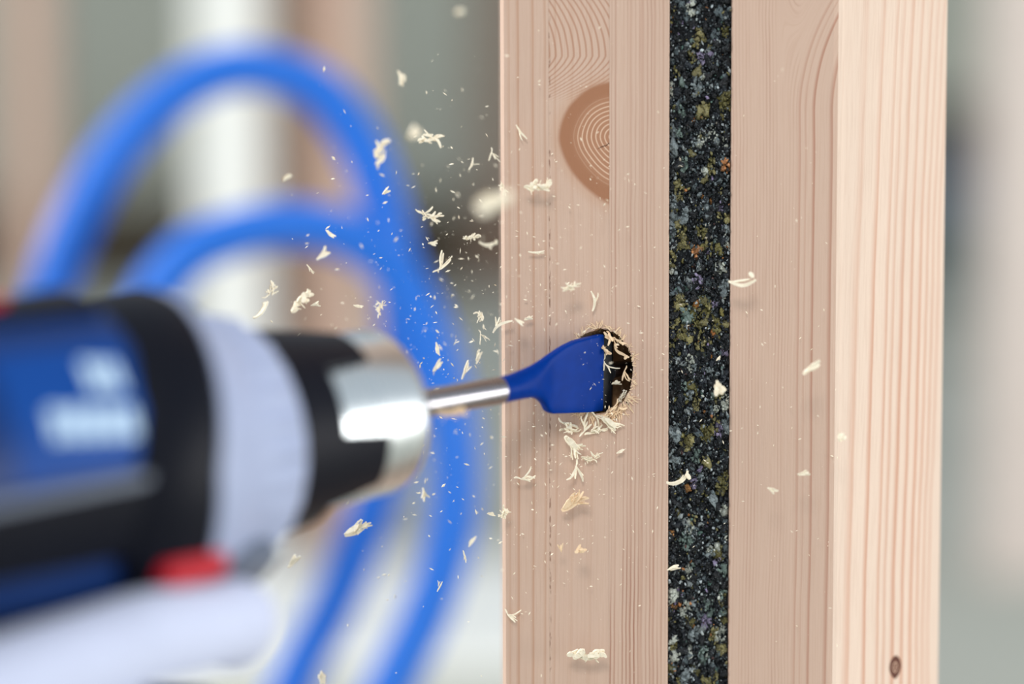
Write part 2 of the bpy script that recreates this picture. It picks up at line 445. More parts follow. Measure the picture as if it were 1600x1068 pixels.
def ico(sub):
    bm = bmesh.new(); bmesh.ops.create_icosphere(bm, subdivisions=sub, radius=1)
    v = np.array([q.co[:] for q in bm.verts]); f = np.array([[w_.index for w_ in q.verts] for q in bm.faces])
    bm.free(); return v, f
def scatter(name, mat, parent, count, sub, rmin, rmax, zr, palette, seed, ydepth, loc, power=2.0):
    g = np.random.default_rng(seed)
    bv, bf = ico(sub)
    nv = len(bv)
    rad = rmin + (rmax - rmin) * g.random(count) ** power
    sc = np.stack([rad * g.uniform(.7, 1.15, count), rad * g.uniform(.6, 1.0, count), rad * g.uniform(.9, 1.9, count)], 1)
    q = g.normal(size=(count, 3, 3)); q = np.linalg.qr(q * 0.35 + np.eye(3))[0]
    cx = g.uniform(sx0, sx1, count); cx = np.clip(cx, sx0 + rad * 0.9, sx1 - rad * 0.9)
    cen = np.stack([cx, ydepth[0] + g.random(count) * (ydepth[1] - ydepth[0]), g.uniform(zr[0], zr[1], count)], 1)
    jit = 1 + g.normal(size=(count, nv, 1)) * 0.3
    V = bv[None] * jit * sc[:, None, :]
    V = np.einsum('nij,nvj->nvi', q, V) + cen[:, None, :] - np.array(loc)[None, None]
    V[:, :, 0] = np.clip(V[:, :, 0], sx0 - loc[0], sx1 - loc[0])
    V[:, :, 1] = np.maximum(V[:, :, 1], 0.00015 - loc[1])
    Fc = (bf[None] + (np.arange(count) * nv)[:, None, None]).reshape(-1, 3)
    me = bpy.data.meshes.new(name)
    V = V.reshape(-1, 3)
    me.vertices.add(len(V)); me.vertices.foreach_set('co', V.ravel())
    me.loops.add(len(Fc) * 3); me.loops.foreach_set('vertex_index', Fc.ravel().astype(np.int32))
    me.polygons.add(len(Fc)); me.polygons.foreach_set('loop_start', np.arange(0, len(Fc) * 3, 3, dtype=np.int32))
    me.update(calc_edges=True)
    me.materials.append(mat)
    pw = np.array([p_[0] for p_ in palette]); pw = pw / pw.sum()
    pc = np.array([lin(p_[1]) for p_ in palette])
    idx = g.choice(len(palette), count, p=pw)
    c = pc[idx]
    gp = np.random.default_rng(77)                   # blotches of one colour shared by neighbouring crumbs
    for k in range(520):
        w_ = np.array([7, 7, 0.6, 1.6, 4, 0.8, 6, 6]); ci = gp.choice(8, p=w_ / w_.sum())
        pcol = lin([(112, 106, 58), (140, 132, 86), (160, 112, 60), (142, 132, 160), (116, 134, 126), (196, 134, 84), (128, 138, 140), (190, 194, 182)][ci])
        pc_ = np.array([gp.uniform(sx0, sx1), gp.uniform(zr[0], zr[1])]); ra = 0.0004 + 0.0014 * gp.random() ** 1.8
        d2 = ((cen[:, 0] - pc_[0]) / ra) ** 2 + ((cen[:, 2] - pc_[1]) / (ra * 1.7)) ** 2
        hit = (d2 < 1) & (g.random(count) < 0.85)
        c[hit] = pcol
    c = c * g.uniform(.65, 1.3, (count, 1)); c[:, 3] = 1
    ca = me.color_attributes.new('Col', 'FLOAT_COLOR', 'POINT')
    ca.data.foreach_set('color', np.repeat(c, nv, axis=0).ravel())
    o = bpy.data.objects.new(name, me); COL.objects.link(o); o.parent = parent
    return o
PAL = [(62, (12, 15, 20)), (24, (28, 34, 42)), (10, (92, 104, 108)), (4, (164, 172, 172)), (1.5, (112, 104, 54)), (1, (134, 126, 78)),
       (0.6, (150, 98, 40)), (0.6, (140, 126, 160)), (1, (92, 122, 112)), (0.4, (184, 120, 66)), (0.6, (76, 44, 40))]
tag(scatter('granules', RUBG, rs, 5200, 2, 0.0004, 0.0013, (-0.2, 0.22), PAL, 3, (0.0012, 0.0028), rs.location), kind='stuff')
tag(scatter('crumbs', RUBG, rs, 17000, 1, 0.00012, 0.0005, (-0.2, 0.22), PAL[:4] + PAL[2:] + [(4, (190, 200, 204))], 8, (0.0003, 0.0016), rs.location), kind='stuff')

# ------------------------------------------------------------------ chips: ribbon based shavings
def ribbon(V, Fc, pts, wdt, thk, nrm=Vector((0, 1, 0))):
    """rectangular strip along pts, tapering to its ends"""
    n_ = len(pts); base = len(V)
    for i, p_ in enumerate(pts):
        t = (pts[min(i + 1, n_ - 1)] - pts[max(i - 1, 0)])
        t = t.normalized() if t.length > 0 else Vector((1, 0, 0))
        s = t.cross(nrm)
        s = s.normalized() if s.length > 1e-6 else Vector((0, 0, 1))
        m = s.cross(t)
        k = i / (n_ - 1)
        tp = 0.35 + 0.65 * math.sin(math.pi * min(1, max(0, k * 0.9 + 0.05)))
        a = s * (wdt * tp / 2); b_ = m * (thk / 2)
        V += [p_ - a - b_, p_ + a - b_, p_ + a + b_, p_ - a + b_]
    for i in range(n_ - 1):
        q = base + i * 4
        for j in range(4):
            Fc.append([q + j, q + (j + 1) % 4, q + 4 + (j + 1) % 4, q + 4 + j])
    Fc.append([base + 3, base + 2, base + 1, base]); q = base + (n_ - 1) * 4
    Fc.append([q, q + 1, q + 2, q + 3])

def curve_pts(r, start, ang, length, bend, n_=5, lift=0.25):
    pts = []; p_ = Vector(start); a = ang; y = 0
    for i in range(n_):
        pts.append(p_.copy())
        p_ = p_ + Vector((math.cos(a), 0, math.sin(a))) * (length / (n_ - 1)) + Vector((0, r.uniform(-lift, lift) * length / (n_ - 1), 0))
        a += bend / (n_ - 1) + r.uniform(-0.25, 0.25)
    return pts

def chip_geo(kind, L, seed):
    r = random.Random(seed); V, Fc = [], []
    nr = lambda: Vector((r.uniform(-.7, .7), 1, r.uniform(-.7, .7))).normalized()
    def rb(st, a, ln, bend, n_, wd, tk, lift=.25):
        ribbon(V, Fc, curve_pts(r, st, a, ln * L, bend, n_, lift), wd * L, tk * L, nr())
    U = r.uniform
    if kind == 'flake':
        for k in range(4):
            rb((-L / 2 + k * L * .1, 0, U(-.07, .07) * L), U(-.22, .22), 1 - .2 * k, U(-.5, .5), 6, U(.13, .26), .06)
    elif kind == 'sliver':
        rb((-L / 2, 0, 0), U(-.2, .2), 1, U(-.6, .6), 7, .12, .06)
        for k in range(3): rb((U(-.35, .1) * L, 0, 0), U(-.5, .5), U(.3, .5), U(-.6, .6), 4, .06, .04)
    elif kind == 'arc':
        rb((-L / 2, 0, L * .12), -0.55, 1.1, 1.3, 10, .13, .08, .1)
        rb((-L / 2, 0, L * .14), -0.5, .8, 1.2, 8, .08, .06, .2)
        rb((L * .42, 0, L * .1), 1.9, .25, .3, 4, .17, .07, .1)
    elif kind == 'fork':
        for k in range(4):
            rb((-L * .4 + k * L * .05, 0, 0), -.6 + k * .38 + U(-.2, .2), U(.4, .95), U(-.8, .8), 6, U(.05, .11), .045)
        rb((-L * .4, 0, 0), 2.4, .3, .6, 4, .08, .05)
    elif kind == 'tangle':
        for k in range(17):
            a = U(-.7, .7) + (math.pi if r.random() < .4 else 0) + (U(-.9, .9) if k > 7 else 0)
            rb((U(-.32, .32) * L, U(-.1, .1) * L, U(-.13, .13) * L), a, U(.16, .46), U(-1.4, 1.4), 5, U(.035, .12), .04)
    elif kind == 'tuft':
        rb((-L / 2, 0, -L * .05), .12, .6, .2, 5, .22, .08)
        rb((-L * .42, -L * .03, 0), .3, .52, .1, 5, .18, .08)
        for k in range(14):
            rb((-L * .1 + U(-.2, .12) * L, 0, U(-.08, .1) * L), -.25 + .08 * k + U(-.12, .12), U(.25, .55), U(-.5, .5), 5, U(.03, .08), .04)
    elif kind == 'fluff':
        for k in range(18):
            rb((-L * .47 + L * .048 * k, U(-.08, .08) * L, U(-.07, .07) * L), U(-.6, .6), U(.14, .32), U(-1.2, 1.2), 5, U(.06, .17), U(.05, .1))
        for k in range(5): rb((U(-.4, .4) * L, 0, 0), U(-1.8, 1.8), U(.15, .28), U(-.8, .8), 4, .035, .03)
    elif kind == 'wad':
        for k in range(8):
            rb((U(-.36, .1) * L, U(-.15, .15) * L, U(-.16, .16) * L), U(-.5, .5), U(.35, .6), U(-.6, .6), 5, U(.2, .34), .16)
    return V, Fc

def chip(px, py, size, ang, kind, ymm, label, mat=None, group='flying wood chips', cat='wood chip', name='wood_chip'):
    Y = ymm * 0.62 / 1000.0 if ymm > -60 else ymm * 0.8 / 1000.0
    c = PX(px, py, Y)
    L = size * (c - CAM).dot(FWD) / FPX
    seed = int(px * 31 + py * 7)
    V, Fc = chip_geo(kind, L, seed)
    o = mesh_obj(name, V, Fc, mat or CHIP)
    r = random.Random(seed + 1)
    o.matrix_world = Matrix.Translation(c) @ Matrix.Rotation(-math.radians(ang), 4, 'Y') @ Matrix.Rotation(r.uniform(-.35, .35), 4, 'X') @ Matrix.Rotation(r.uniform(-.25, .25), 4, 'Z')
    return tag(o, label, cat, group)

CHIPS = [
 (630, 120, 26, -50, 'flake', -26, 'lone pale flake flying high above the others, right of the hose top'),
 (592, 242, 50, 60, 'tangle', -32, 'thick blurry chip in front of the right limb of the blue hose'),
 (670, 217, 42, 10, 'tangle', -6, 'crisp crumpled shaving in the air below the lone high flake'),
 (647, 210, 26, 30, 'wad', -62, 'soft blurred chip touching the crisp crumpled shaving'),
 (718, 20, 20, 30, 'wad', -64, 'faint blurred speck of wood at the top of the picture'),
 (604, 299, 16, 40, 'flake', -5, 'small white flake under the thick blurry chip on the hose'),
 (672, 338, 38, -12, 'tangle', -4, 'crisp ragged shaving left of the biggest blurred chip'),
 (760, 318, 60, 22, 'wad', -104, 'biggest blurred chip, close to the camera by the timber edge'),
 (773, 245, 24, -60, 'fork', -8, 'forked splinter just left of the timber edge, above the biggest chip'),
 (740, 258, 20, 40, 'sliver', -10, 'thin curved sliver left of the forked splinter at the timber edge'),
 (785, 293, 20, -55, 'tangle', -6, 'small curled shaving on the left timber edge near the biggest chip'),
 (516, 366, 20, -50, 'flake', -8, 'small drop-shaped flake in front of the inner hose loop'),
 (505, 397, 26, 38, 'flake', -22, 'slightly blurred flake below the inner hose loop'),
 (485, 420, 18, -52, 'sliver', -5, 'thin sliver under the inner hose loop'),
 (735, 371, 26, 5, 'fluff', -5, 'small fluffy chip under the biggest blurred chip'),
 (763, 383, 30, -8, 'arc', -24, 'arched blurred chip beside the timber edge'),
 (693, 412, 32, 50, 'fork', -5, 'spiky forked sliver over the lighter wall'),
 (677, 381, 16, -10, 'flake', -6, 'tiny flake above the spiky forked sliver'),
 (425, 455, 30, 70, 'tangle', -10, 'upright ragged chip above the black chuck sleeve'),
 (470, 471, 46, 40, 'fluff', -14, 'large crumpled chip above the chuck, right of the upright one'),
 (410, 488, 34, 40, 'arc', -14, 'curled chip just above the clutch collar'),
 (448, 276, 18, 40, 'flake', -30, 'faint chip in front of the dark shaded stud side'),
 (593, 480, 26, 70, 'tangle', -12, 'greenish-white chip in front of the bright blue hose crossing'),
 (560, 478, 16, -10, 'flake', -5, 'small flake left of the hose crossing, above the silver chuck ring'),
 (493, 474, 16, 15, 'flake', -6, 'small flake right of the large crumpled chip'),
 (683, 545, 22, -82, 'flake', -12, 'upright flake on the right limb of the hose above the bit'),
 (684, 571, 24, 55, 'flake', -16, 'slanted flake just above the steel shank'),
 (751, 490, 24, -75, 'tangle', -5, 'crisp ragged chip left of the long white splinter'),
 (779, 503, 38, 62, 'sliver', -6, 'long white splinter at the timber edge above the bit'),
 (757, 527, 22, -45, 'fork', -5, 'small bent splinter below the long white one'),
 (729, 578, 32, 62, 'sliver', -14, 'slanted splinter floating above the steel shank'),
 (748, 557, 24, 72, 'flake', -12, 'pinkish upright flake between the splinters above the shank'),
 (560, 828, 46, 14, 'tuft', -18, 'frayed chip below the chuck in front of the blue hose'),
 (459, 877, 26, 42, 'flake', -32, 'blurred flake under the chuck, above the gloved hand'),
 (663, 772, 22, -80, 'flake', -24, 'blurred upright flake between the two lower hose strands'),
 (727, 868, 20, -68, 'sliver', -4, 'thin splinter on the right lower hose strand'),
 (685, 915, 18, 78, 'sliver', -4, 'short upright splinter low on the right hose strand'),
 (768, 802, 14, -10, 'flake', -4, 'small white flake left of the curl on the timber edge'),
 (789, 802, 32, 65, 'tangle', -8, 'curly shaving clinging to the left timber edge below the bit'),
 (503, 1056, 22, -70, 'wad', -36, 'blurred chip at the bottom on the left hose strand'),
 (737, 845, 20, 60, 'flake', -30, 'faint blurred flake between the hose and the timber'),
 (839, 292, 44, 2, 'fluff', -9, 'bright fluffy chip in front of the pale lamella left of the knot'),
 (812, 208, 28, -68, 'sliver', -3, 'thin wavy splinter high on the pale lamella'),
 (838, 394, 26, -4, 'sliver', -3, 'flat sliver on the pale lamella above the hole'),
 (888, 451, 32, 20, 'tangle', -14, 'blurry crumpled chip above the bored hole'),
 (931, 470, 34, 72, 'sliver', -3, 'long thin splinter standing above the bored hole'),
 (826, 497, 16, 12, 'flake', -4, 'small flake on the timber above the blue blade shoulder'),
 (811, 503, 18, -40, 'flake', -14, 'soft small flake left of the blade shoulder'),
 (827, 744, 36, 12, 'fork', -6, 'forked shaving on the timber below the steel shank'),
 (905, 740, 36, -70, 'fork', -4, 'thin branched shaving under the splinter heap'),
 (900, 785, 52, 28, 'tuft', -8, 'large fan-shaped chip below the bored hole'),
 (915, 1023, 60, 6, 'fluff', -9, 'long chip low on the timber casting a brown shadow'),
 (803, 963, 28, -25, 'fork', -3, 'thin bent splinter near the lower left timber edge'),
 (904, 859, 18, 20, 'wad', -16, 'blurry round chip below the fan-shaped chip'),
 (878, 855, 16, 85, 'flake', -10, 'small tan flake left of the blurry round chip'),
 (1160, 441, 42, 10, 'arc', -14, 'hook-shaped curl at the right edge of the rubber strip'),
 (1268, 574, 34, 38, 'flake', -26, 'blurred chip in front of the right timber'),
 (1123, 602, 26, -55, 'wad', -20, 'blurred greenish chip in front of the rubber strip'),
 (1062, 755, 40, 8, 'arc', -10, 'white arched shaving at the left edge of the rubber strip'),
 (1053, 887, 22, 28, 'flake', -8, 'small white chip low at the left edge of the rubber strip'),
 (1256, 740, 20, 5, 'flake', -22, 'small chip in front of the right timber grain lines'),
 (1314, 683, 20, 60, 'wad', -24, 'blurred chip at the bright corner of the right timber'),
 (1207, 766, 18, -20, 'flake', -22, 'faint flake in front of the fine-grained right timber'),
 (1123, 560, 10, 40, 'flake', -6, 'tiny crumb on the rubber strip above the greenish chip'),
 (705, 644, 48, 5, 'fluff', -62, 'tan shaving stuck under the steel shank by the chuck'),
]
for c_ in CHIPS:
    chip(*c_, mat=CHIPT if ('tan' in c_[6].split() or 'fan-shaped' in c_[6]) else None)

# chips held in the hole and heap of splinters under it
HOLEC = [(963, 597, 16, 20, 'flake', 2, 'white chip inside the bored hole against its right wall'),
         (947, 575, 34, -70, 'fork', -1, 'forked white splinter in the mouth of the bored hole'),
         (944, 545, 24, -40, 'fluff', -2, 'tan shaving wedged at the top of the bored hole'),
         (966, 552, 30, -55, 'arc', -1, 'dark-edged curl at the upper right rim of the bored hole'),
         (957, 531, 34, -38, 'tangle', -2, 'frayed tan tuft on the upper right rim of the bored hole'),
         (978, 588, 26, -85, 'fork', 0, 'thin tan fibre along the right rim of the bored hole'),
         (960, 640, 34, 15, 'tangle', -2, 'frayed tan tuft on the lower right rim of the bored hole'),
         (940, 652, 30, -20, 'fork', -2, 'split white fibre hanging from the lower rim of the bored hole'),
         (972, 618, 22, 60, 'tangle', 1, 'crumpled shaving low in the bored hole')]
for c_ in HOLEC:
    chip(*c_, mat=CHIPT if 'tan' in c_[6] or 'dark' in c_[6] else None, group='chips in the hole')
HEAP = [(888, 668, 40, -25, 'tangle', -3, 'bulky splinter bundle under the blade at the left of the heap'),
        (896, 700, 46, -62, 'tuft', -5, 'thick white splinter hanging down from the heap under the blade'),
        (956, 666, 44, -48, 'tuft', -3, 'pointed splinter slanting down right of the heap'),
        (915, 660, 36, 80, 'fork', -3, 'upright frayed splinter in the middle of the heap'),
        (930, 672, 34, 10, 'tangle', -2, 'flat tangle of fibres under the bored hole'),
        (925, 715, 32, 10, 'tangle', -3, 'small curls of fibre below the heap'),
        (970, 706, 14, 20, 'flake', -3, 'single flake right of the splinter heap')]
for c_ in HEAP:
    chip(*c_, group='splinter heap under the hole')

# ragged fibres on the rim of the hole, part of the timber
r = random.Random(21); V, Fc = [], []
for k in range(230):
    a = r.uniform(0, 2 * math.pi)
    low = r.random() < 0.45
    if low: a = r.uniform(math.radians(215), math.radians(330))
    c0 = hc + Vector((math.cos(a) * 0.0093, -0.0001, math.sin(a) * 0.0125)) - left.location
    L = r.uniform(0.0008, 0.0028) * (1.8 if low else 1)
    aa = a + r.uniform(-1.2, 1.2)
    pts = curve_pts(r, c0, aa, L, r.uniform(-1.2, 1.2), 4, .3)
    pts = [Vector((p_.x, min(p_.y, c0.y), p_.z)) for p_ in pts]
    ribbon(V, Fc, pts, r.uniform(.00012, .0004), .00012)
tag(mesh_obj('torn_fibres', V, Fc, CHIPT, left), kind='stuff')

# fine dust in the air and on the wood, nobody could count it
def dust(name, label, count, seed, sampler, smin, smax):
    g = random.Random(seed); V, Fc = [], []
    for k in range(count):
        px, py, ymm = sampler(g)
        c = PX(px, py, ymm / 1000)
        L = smin + (smax - smin) * g.random() ** 3
        d = Vector((g.gauss(0, 1), g.gauss(0, .5), g.gauss(0, 1))).normalized()
        e1 = d.orthogonal().normalized(); e2 = d.cross(e1)
        wd = L * g.uniform(.18, .5)
        b_ = len(V)
        V += [c + d * L, c - d * L, c + e1 * wd, c - e1 * wd, c + e2 * wd * .6, c - e2 * wd * .6]
        for (i, j) in ((2, 4), (4, 3), (3, 5), (5, 2)):
            Fc += [[b_, b_ + i, b_ + j], [b_ + 1, b_ + j, b_ + i]]
    o = mesh_obj(name, V, Fc, CHIP)
    return tag(o, label, 'wood dust', kind='stuff')
def air(g):
    while True:
        x = g.gauss(690, 110); y = g.gauss(520, 190)
        if 360 < x < 800 and 60 < y < 1060: return x, y, g.gauss(-5, 9)
def onwood(g):
    while True:
        x = g.uniform(790, 1310) if g.random() < .35 else g.gauss(880, 70); y = g.gauss(560, 230)
        if 792 < x < 1310 and 5 < y < 1062: return x, y, -abs(g.gauss(0, 5)) - 0.4
dust('wood_dust', 'fine pale wood dust floating in the air around the bit', 1200, 4, air, 0.0001, 0.0010)
dust('wood_dust', 'fine pale wood dust in front of the timbers', 1300, 9, onwood, 0.00007, 0.0007)

# ------------------------------------------------------------------ the drill
MAT = Matrix(((DV.x, RV.x, VV.x, AX.x), (DV.y, RV.y, VV.y, AX.y), (DV.z, RV.z, VV.z, AX.z), (0, 0, 0, 1)))
MM = 0.001
drill = empty('cordless_drill', mat=MAT)
tag(drill, 'blue and black cordless drill with silver chuck, held by the gloved hand', 'drill')
BLUE = plain('blue_plastic', (0, 44, 102), 0.42, spec=0.25)
BLUEL = plain('bright_blue_label', (2, 64, 140), 0.5, spec=0.2)
BLACK = plain('black_rubber', (7, 10, 22), 0.5, spec=0.14)
GREY = plain('light_grey_plastic', (160, 170, 198), 0.45, spec=0.3)
MIDG = plain('mid_grey_plastic', (110, 118, 132), 0.45)
RED = plain('red_plastic', (176, 2, 30), 0.45, spec=0.2)
WHITE = plain('white_print', (186, 212, 234), 0.5)
def metal(name, c, rough):
    n = NB(name); f_ = n.noise(n.scale(n.obj, (200, 30, 30)), 1, 2)
    return n.done(lin(c), n.math('ADD', rough, n.math('MULTIPLY', f_, 0.08)), 1.0, 0.5)
STEEL = metal('satin_chrome', (206, 212, 214), 0.24)
SHANK = metal('bright_steel', (150, 148, 152), 0.22)

def lathe(name, prof, mat, parent, seg=72, mod=None, th0=0, v0=0.0, lean=None):
    V, Fc = [], []
    for i, (s, rad) in enumerate(prof):
        for k in range(seg):
            a = 2 * math.pi * k / seg + th0
            rr = rad + (mod(s, a) if mod else 0)
            V.append(Vector((s + (lean(s, a, rr) if lean else 0), rr * math.cos(a), v0 + rr * math.sin(a))) * MM)
    for i in range(len(prof) - 1):
        for k in range(seg):
            Fc.append([i * seg + k, i * seg + (k + 1) % seg, (i + 1) * seg + (k + 1) % seg, (i + 1) * seg + k])
    Fc.append(list(range(seg))); Fc.append([(len(prof) - 1) * seg + k for k in range(seg)][::-1])
    return mesh_obj(name, V, Fc, mat, parent, smooth=True)

def shell(name, s0, s1, t0, t1, r0, r1, mat, parent, v0=0.0, ns=10, nt=14, squash=1.0, smod=None):
    """a raised curved panel on a round housing; angles in degrees, 0 faces the drill's right side, 90 is up"""
    V, Fc = [], []
    for lay in (r0, r1):
        for i in range(ns + 1):
            for k in range(nt + 1):
                a = math.radians(t0 + (t1 - t0) * k / nt); s = s0 + (s1 - s0) * i / ns
                if smod: s += smod(k / nt, i / ns)
                V.append(Vector((s, lay * math.cos(a) * squash, v0 + lay * math.sin(a))) * MM)
    W = nt + 1; N = (ns + 1) * W
    for i in range(ns):
        for k in range(nt):
            q = [i * W + k, i * W + k + 1, (i + 1) * W + k + 1, (i + 1) * W + k]
            Fc.append(q); Fc.append([N + j for j in q[::-1]])
    loop = [k for k in range(W)] + [i * W + nt for i in range(1, ns + 1)] + [ns * W + k for k in range(nt - 1, -1, -1)] + [i * W for i in range(ns - 1, 0, -1)]
    for i in range(len(loop)):
        a, b_ = loop[i], loop[(i + 1) % len(loop)]
        Fc.append([a, b_, N + b_, N + a])
    return mesh_obj(name, V, Fc, mat, parent, smooth=True)

def loft(name, secs, mat, parent, seg=40, p=2.6):
    """superellipse sections: (centre s,r,v), half a, half b, axes A,B"""
    V, Fc = [], []
    for c, ha, hb, A_, B_ in secs:
        for k in range(seg):
            a = 2 * math.pi * k / seg
            x = abs(math.cos(a)) ** (2 / p) * (1 if math.cos(a) >= 0 else -1) * ha
            y = abs(math.sin(a)) ** (2 / p) * (1 if math.sin(a) >= 0 else -1) * hb
            V.append((Vector(c) + Vector(A_) * x + Vector(B_) * y) * MM)
    for i in range(len(secs) - 1):
        for k in range(seg):
            Fc.append([i * seg + k, i * seg + (k + 1) % seg, (i + 1) * seg + (k + 1) % seg, (i + 1) * seg + k])
    Fc.append(list(range(seg))); Fc.append([(len(secs) - 1) * seg + k for k in range(seg)][::-1])
    return mesh_obj(name, V, Fc, mat, parent, smooth=True)

# chuck
chuck = lathe('chuck', [(74, 4.0), (74, 9), (75.5, 13.2), (78.5, 17.2), (80.8, 20.0), (82.2, 21.2), (84, 21.8), (103, 22.0), (108, 22.1), (126, 22.1)], STEEL, drill, 96)
chuck['label'] = 'satin silver chuck body'
for k in range(3):
    a = 2 * math.pi * k / 3 + 0.5
    ca, sa = math.cos(a), math.sin(a)
    V = []
    for s, ri, ro in ((71, 3.9, 5.6), (77, 3.9, 8.2)):
        for rr, t in ((ri, -1.7), (ri, 1.7), (ro, 2.2), (ro, -2.2)):
            V.append(Vector((s, rr * ca - t * sa, rr * sa + t * ca)) * MM)
    mesh_obj('chuck_jaw', V, [[0, 1, 2, 3], [7, 6, 5, 4]] + [[i, (i + 1) % 4, 4 + (i + 1) % 4, 4 + i] for i in range(4)], SHANK, chuck)
# black sleeve with four teeth reaching over the silver body
SEG = 144
V, Fc = [], []
def tooth(deg):
    d = (deg + 47) % 90.0
    if d < 3: return d / 3
    if d < 43: return 1
    if d < 46: return 1 - (d - 43) / 3
    return 0
rows = [(0.0, 22.0), (0.0, 22.8), (0.12, 23.5), (0.5, 24.6), (0.9, 25.8), (1.0, 26.0), (1.0, 22.2)]
for u_, rad in rows:
    for k in range(SEG):
        a = 360.0 * k / SEG
        t = tooth(a)
        sf = 110 - 14 * t
        s = sf + (126 - sf) * u_
        rr = 22.8 + (s - 96) / 30 * 4.2 if 0 < u_ < 1 or rad > 22.5 else rad
        if u_ == 0.0 and rad > 22.5: rr = 22.7
        V.append(Vector((s, rr * math.cos(math.radians(a)), rr * math.sin(math.radians(a)))) * MM)
for i in range(len(rows) - 1):
    for k in range(SEG):
        Fc.append([i * SEG + k, i * SEG + (k + 1) % SEG, (i + 1) * SEG + (k + 1) % SEG, (i + 1) * SEG + k])
sl = mesh_obj('chuck_sleeve', V, Fc, BLACK, drill, smooth=True); sl['label'] = 'black toothed chuck sleeve'
# clutch collar with finger grips
def grip(s, a):
    if 127 < s < 138: return 0.9 * math.cos(a * 27)
    return 0.0
def lean(s, a, rr):
    return -0.24 * max(0.0, rr * math.sin(a)) * min(1.0, max(0.0, (s - 140) / 16))
cc = lathe('clutch_collar', [(126, 24), (126.3, 28.2), (128, 29.4), (132, 30.2), (137, 31.2), (139, 31.6), (144, 33.4), (150, 36.0), (155, 38.2), (158.5, 38.8), (159.5, 32)], GREY, drill, 180, grip, lean=lean)
cc['label'] = 'light grey clutch collar with finger grips'
shell('work_light', 136, 156, -78, -40, 28, 37.4, MIDG, drill)['label'] = 'grey lamp housing under the collar'
# rubber ring and motor housing
HV = 5.0
ob = lathe('rubber_ring', [(158.8, 31), (159, 38.2), (161, 39.0), (168, 38.6), (176, 37.2), (178, 36.0), (178.5, 32)], BLACK, drill, 96, None, 0, 0.6, lean=lean)
hs = lathe('motor_housing', [(168, 30), (170, 33.6), (180, 34.2), (215, 34.6), (300, 34.4), (330, 33.0), (342, 29), (347, 20)], BLUE, drill, 96, None, 0, HV)
hs['label'] = 'blue motor housing'
lp = shell('label_panel', 174, 206, -2, 48, 34.0, 34.75, BLUEL, hs, HV)
lp['label'] = 'bright blue panel with white lettering'
# white lettering: too blurred in the photo to read, so blocks of print at its place and size
def mark(s0, s1, v0_, v1_):
    t0 = math.degrees(math.asin((v0_ - HV) / 34.8)); t1 = math.degrees(math.asin((v1_ - HV) / 34.8))
    shell('white_print', s0, s1, t0, t1, 34.7, 34.95, WHITE, hs, HV, 3, 4)
for k in range(5): mark(176.5 + k * 4.3, 179.9 + k * 4.3, 10.5 + k * .5, 17.0 + k * .5)
for k in range(3): mark(177.0 + k * 3.0, 179.4 + k * 3.0, 20.5 + k * .4, 26.8 + k * .4)
tr = shell('trim_line', 157, 330, -5.5, -2.5, 34.0, 37.2, MIDG, drill, HV * .8)
belt = shell('rubber_belt', 154, 330, -34, -5.5, 33, 36.9, BLACK, drill, HV * .8); belt['label'] = 'black rubber side belt'
shell('top_ridge', 172, 330, 66, 112, 33.5, 36.0, BLACK, drill, HV)
for k in range(6):
    shell('vent_slot', 262 + k * 8, 266 + k * 8, 8, 40, 33.8, 34.9, BLACK, hs, HV, 3, 6)
# lower housing, handle, trigger, battery
E1, E2, E3 = (1, 0, 0), (0, 1, 0), (0, 0, 1)
loft('lower_housing', [((195, 0, -12), 44, 28.5, E1, E2), ((196, 0, -22), 42, 27.5, E1, E2), ((198, 0, -25), 40, 26, E1, E2)], BLUE, drill)
loft('rubber_grip', [((198, 0, -24), 40, 27, E1, E2), ((198, 0, -30), 36, 25, E1, E2), ((200, 0, -38), 26, 19, E1, E2), ((204, 0, -80), 22, 17, E1, E2), ((212, 0, -125), 23, 18, E1, E2), ((214, 0, -140), 28, 22, E1, E2)], BLACK, drill)
loft('battery_pack', [((205, 0, -140), 52, 30, E1, E2), ((205, 0, -143), 56, 34, E1, E2), ((205, 0, -180), 56, 34, E1, E2), ((205, 0, -184), 52, 30, E1, E2)], BLACK, drill, p=5)
loft('trigger', [((170, 0, -34), 9, 8, E1, E2), ((166, 0, -48), 10, 8.5, E1, E2), ((172, 0, -66), 8, 8, E1, E2)], BLACK, drill)
V, Fc = [], []
loft('direction_switch', [((163, 24, -21.6), 9.5, 3.4, E1, E3), ((163, 32.5, -21.8), 9.0, 3.6, E1, E3), ((163, 34, -22), 8.0, 2.8, E1, E3)], RED, drill, 28, 4)['label'] = 'red direction switch'
loft('speed_switch', [((199, 4, 37), 9, 6, E1, E2), ((199, 4, 41.5), 8, 5, E1, E2)], RED, drill, 24, 4)['label'] = 'red slider on the housing top'

# ------------------------------------------------------------------ the spade bit
bit = empty('spade_bit', mat=MAT)
tag(bit, 'blue spade drill bit with steel shank boring into the timber', 'drill bit')
n = NB('blue_coating')
f_ = n.noise(n.scale(n.obj, (300, 300, 300)), 1, 2)
BITB = n.done(n.mix(f_, lin((0, 42, 118)), lin((0, 52, 140))), 0.36, 0.0, 0.04)
lathe('shank', [(38, 2.0), (38, 3.75), (38.6, 3.85), (92, 3.85)], SHANK, bit, 48)['label'] = 'bright steel shank'
# blade: sections along the axis, each a rounded slab of half width w and half thickness t; tilted about the axis
TILT = math.radians(-4)
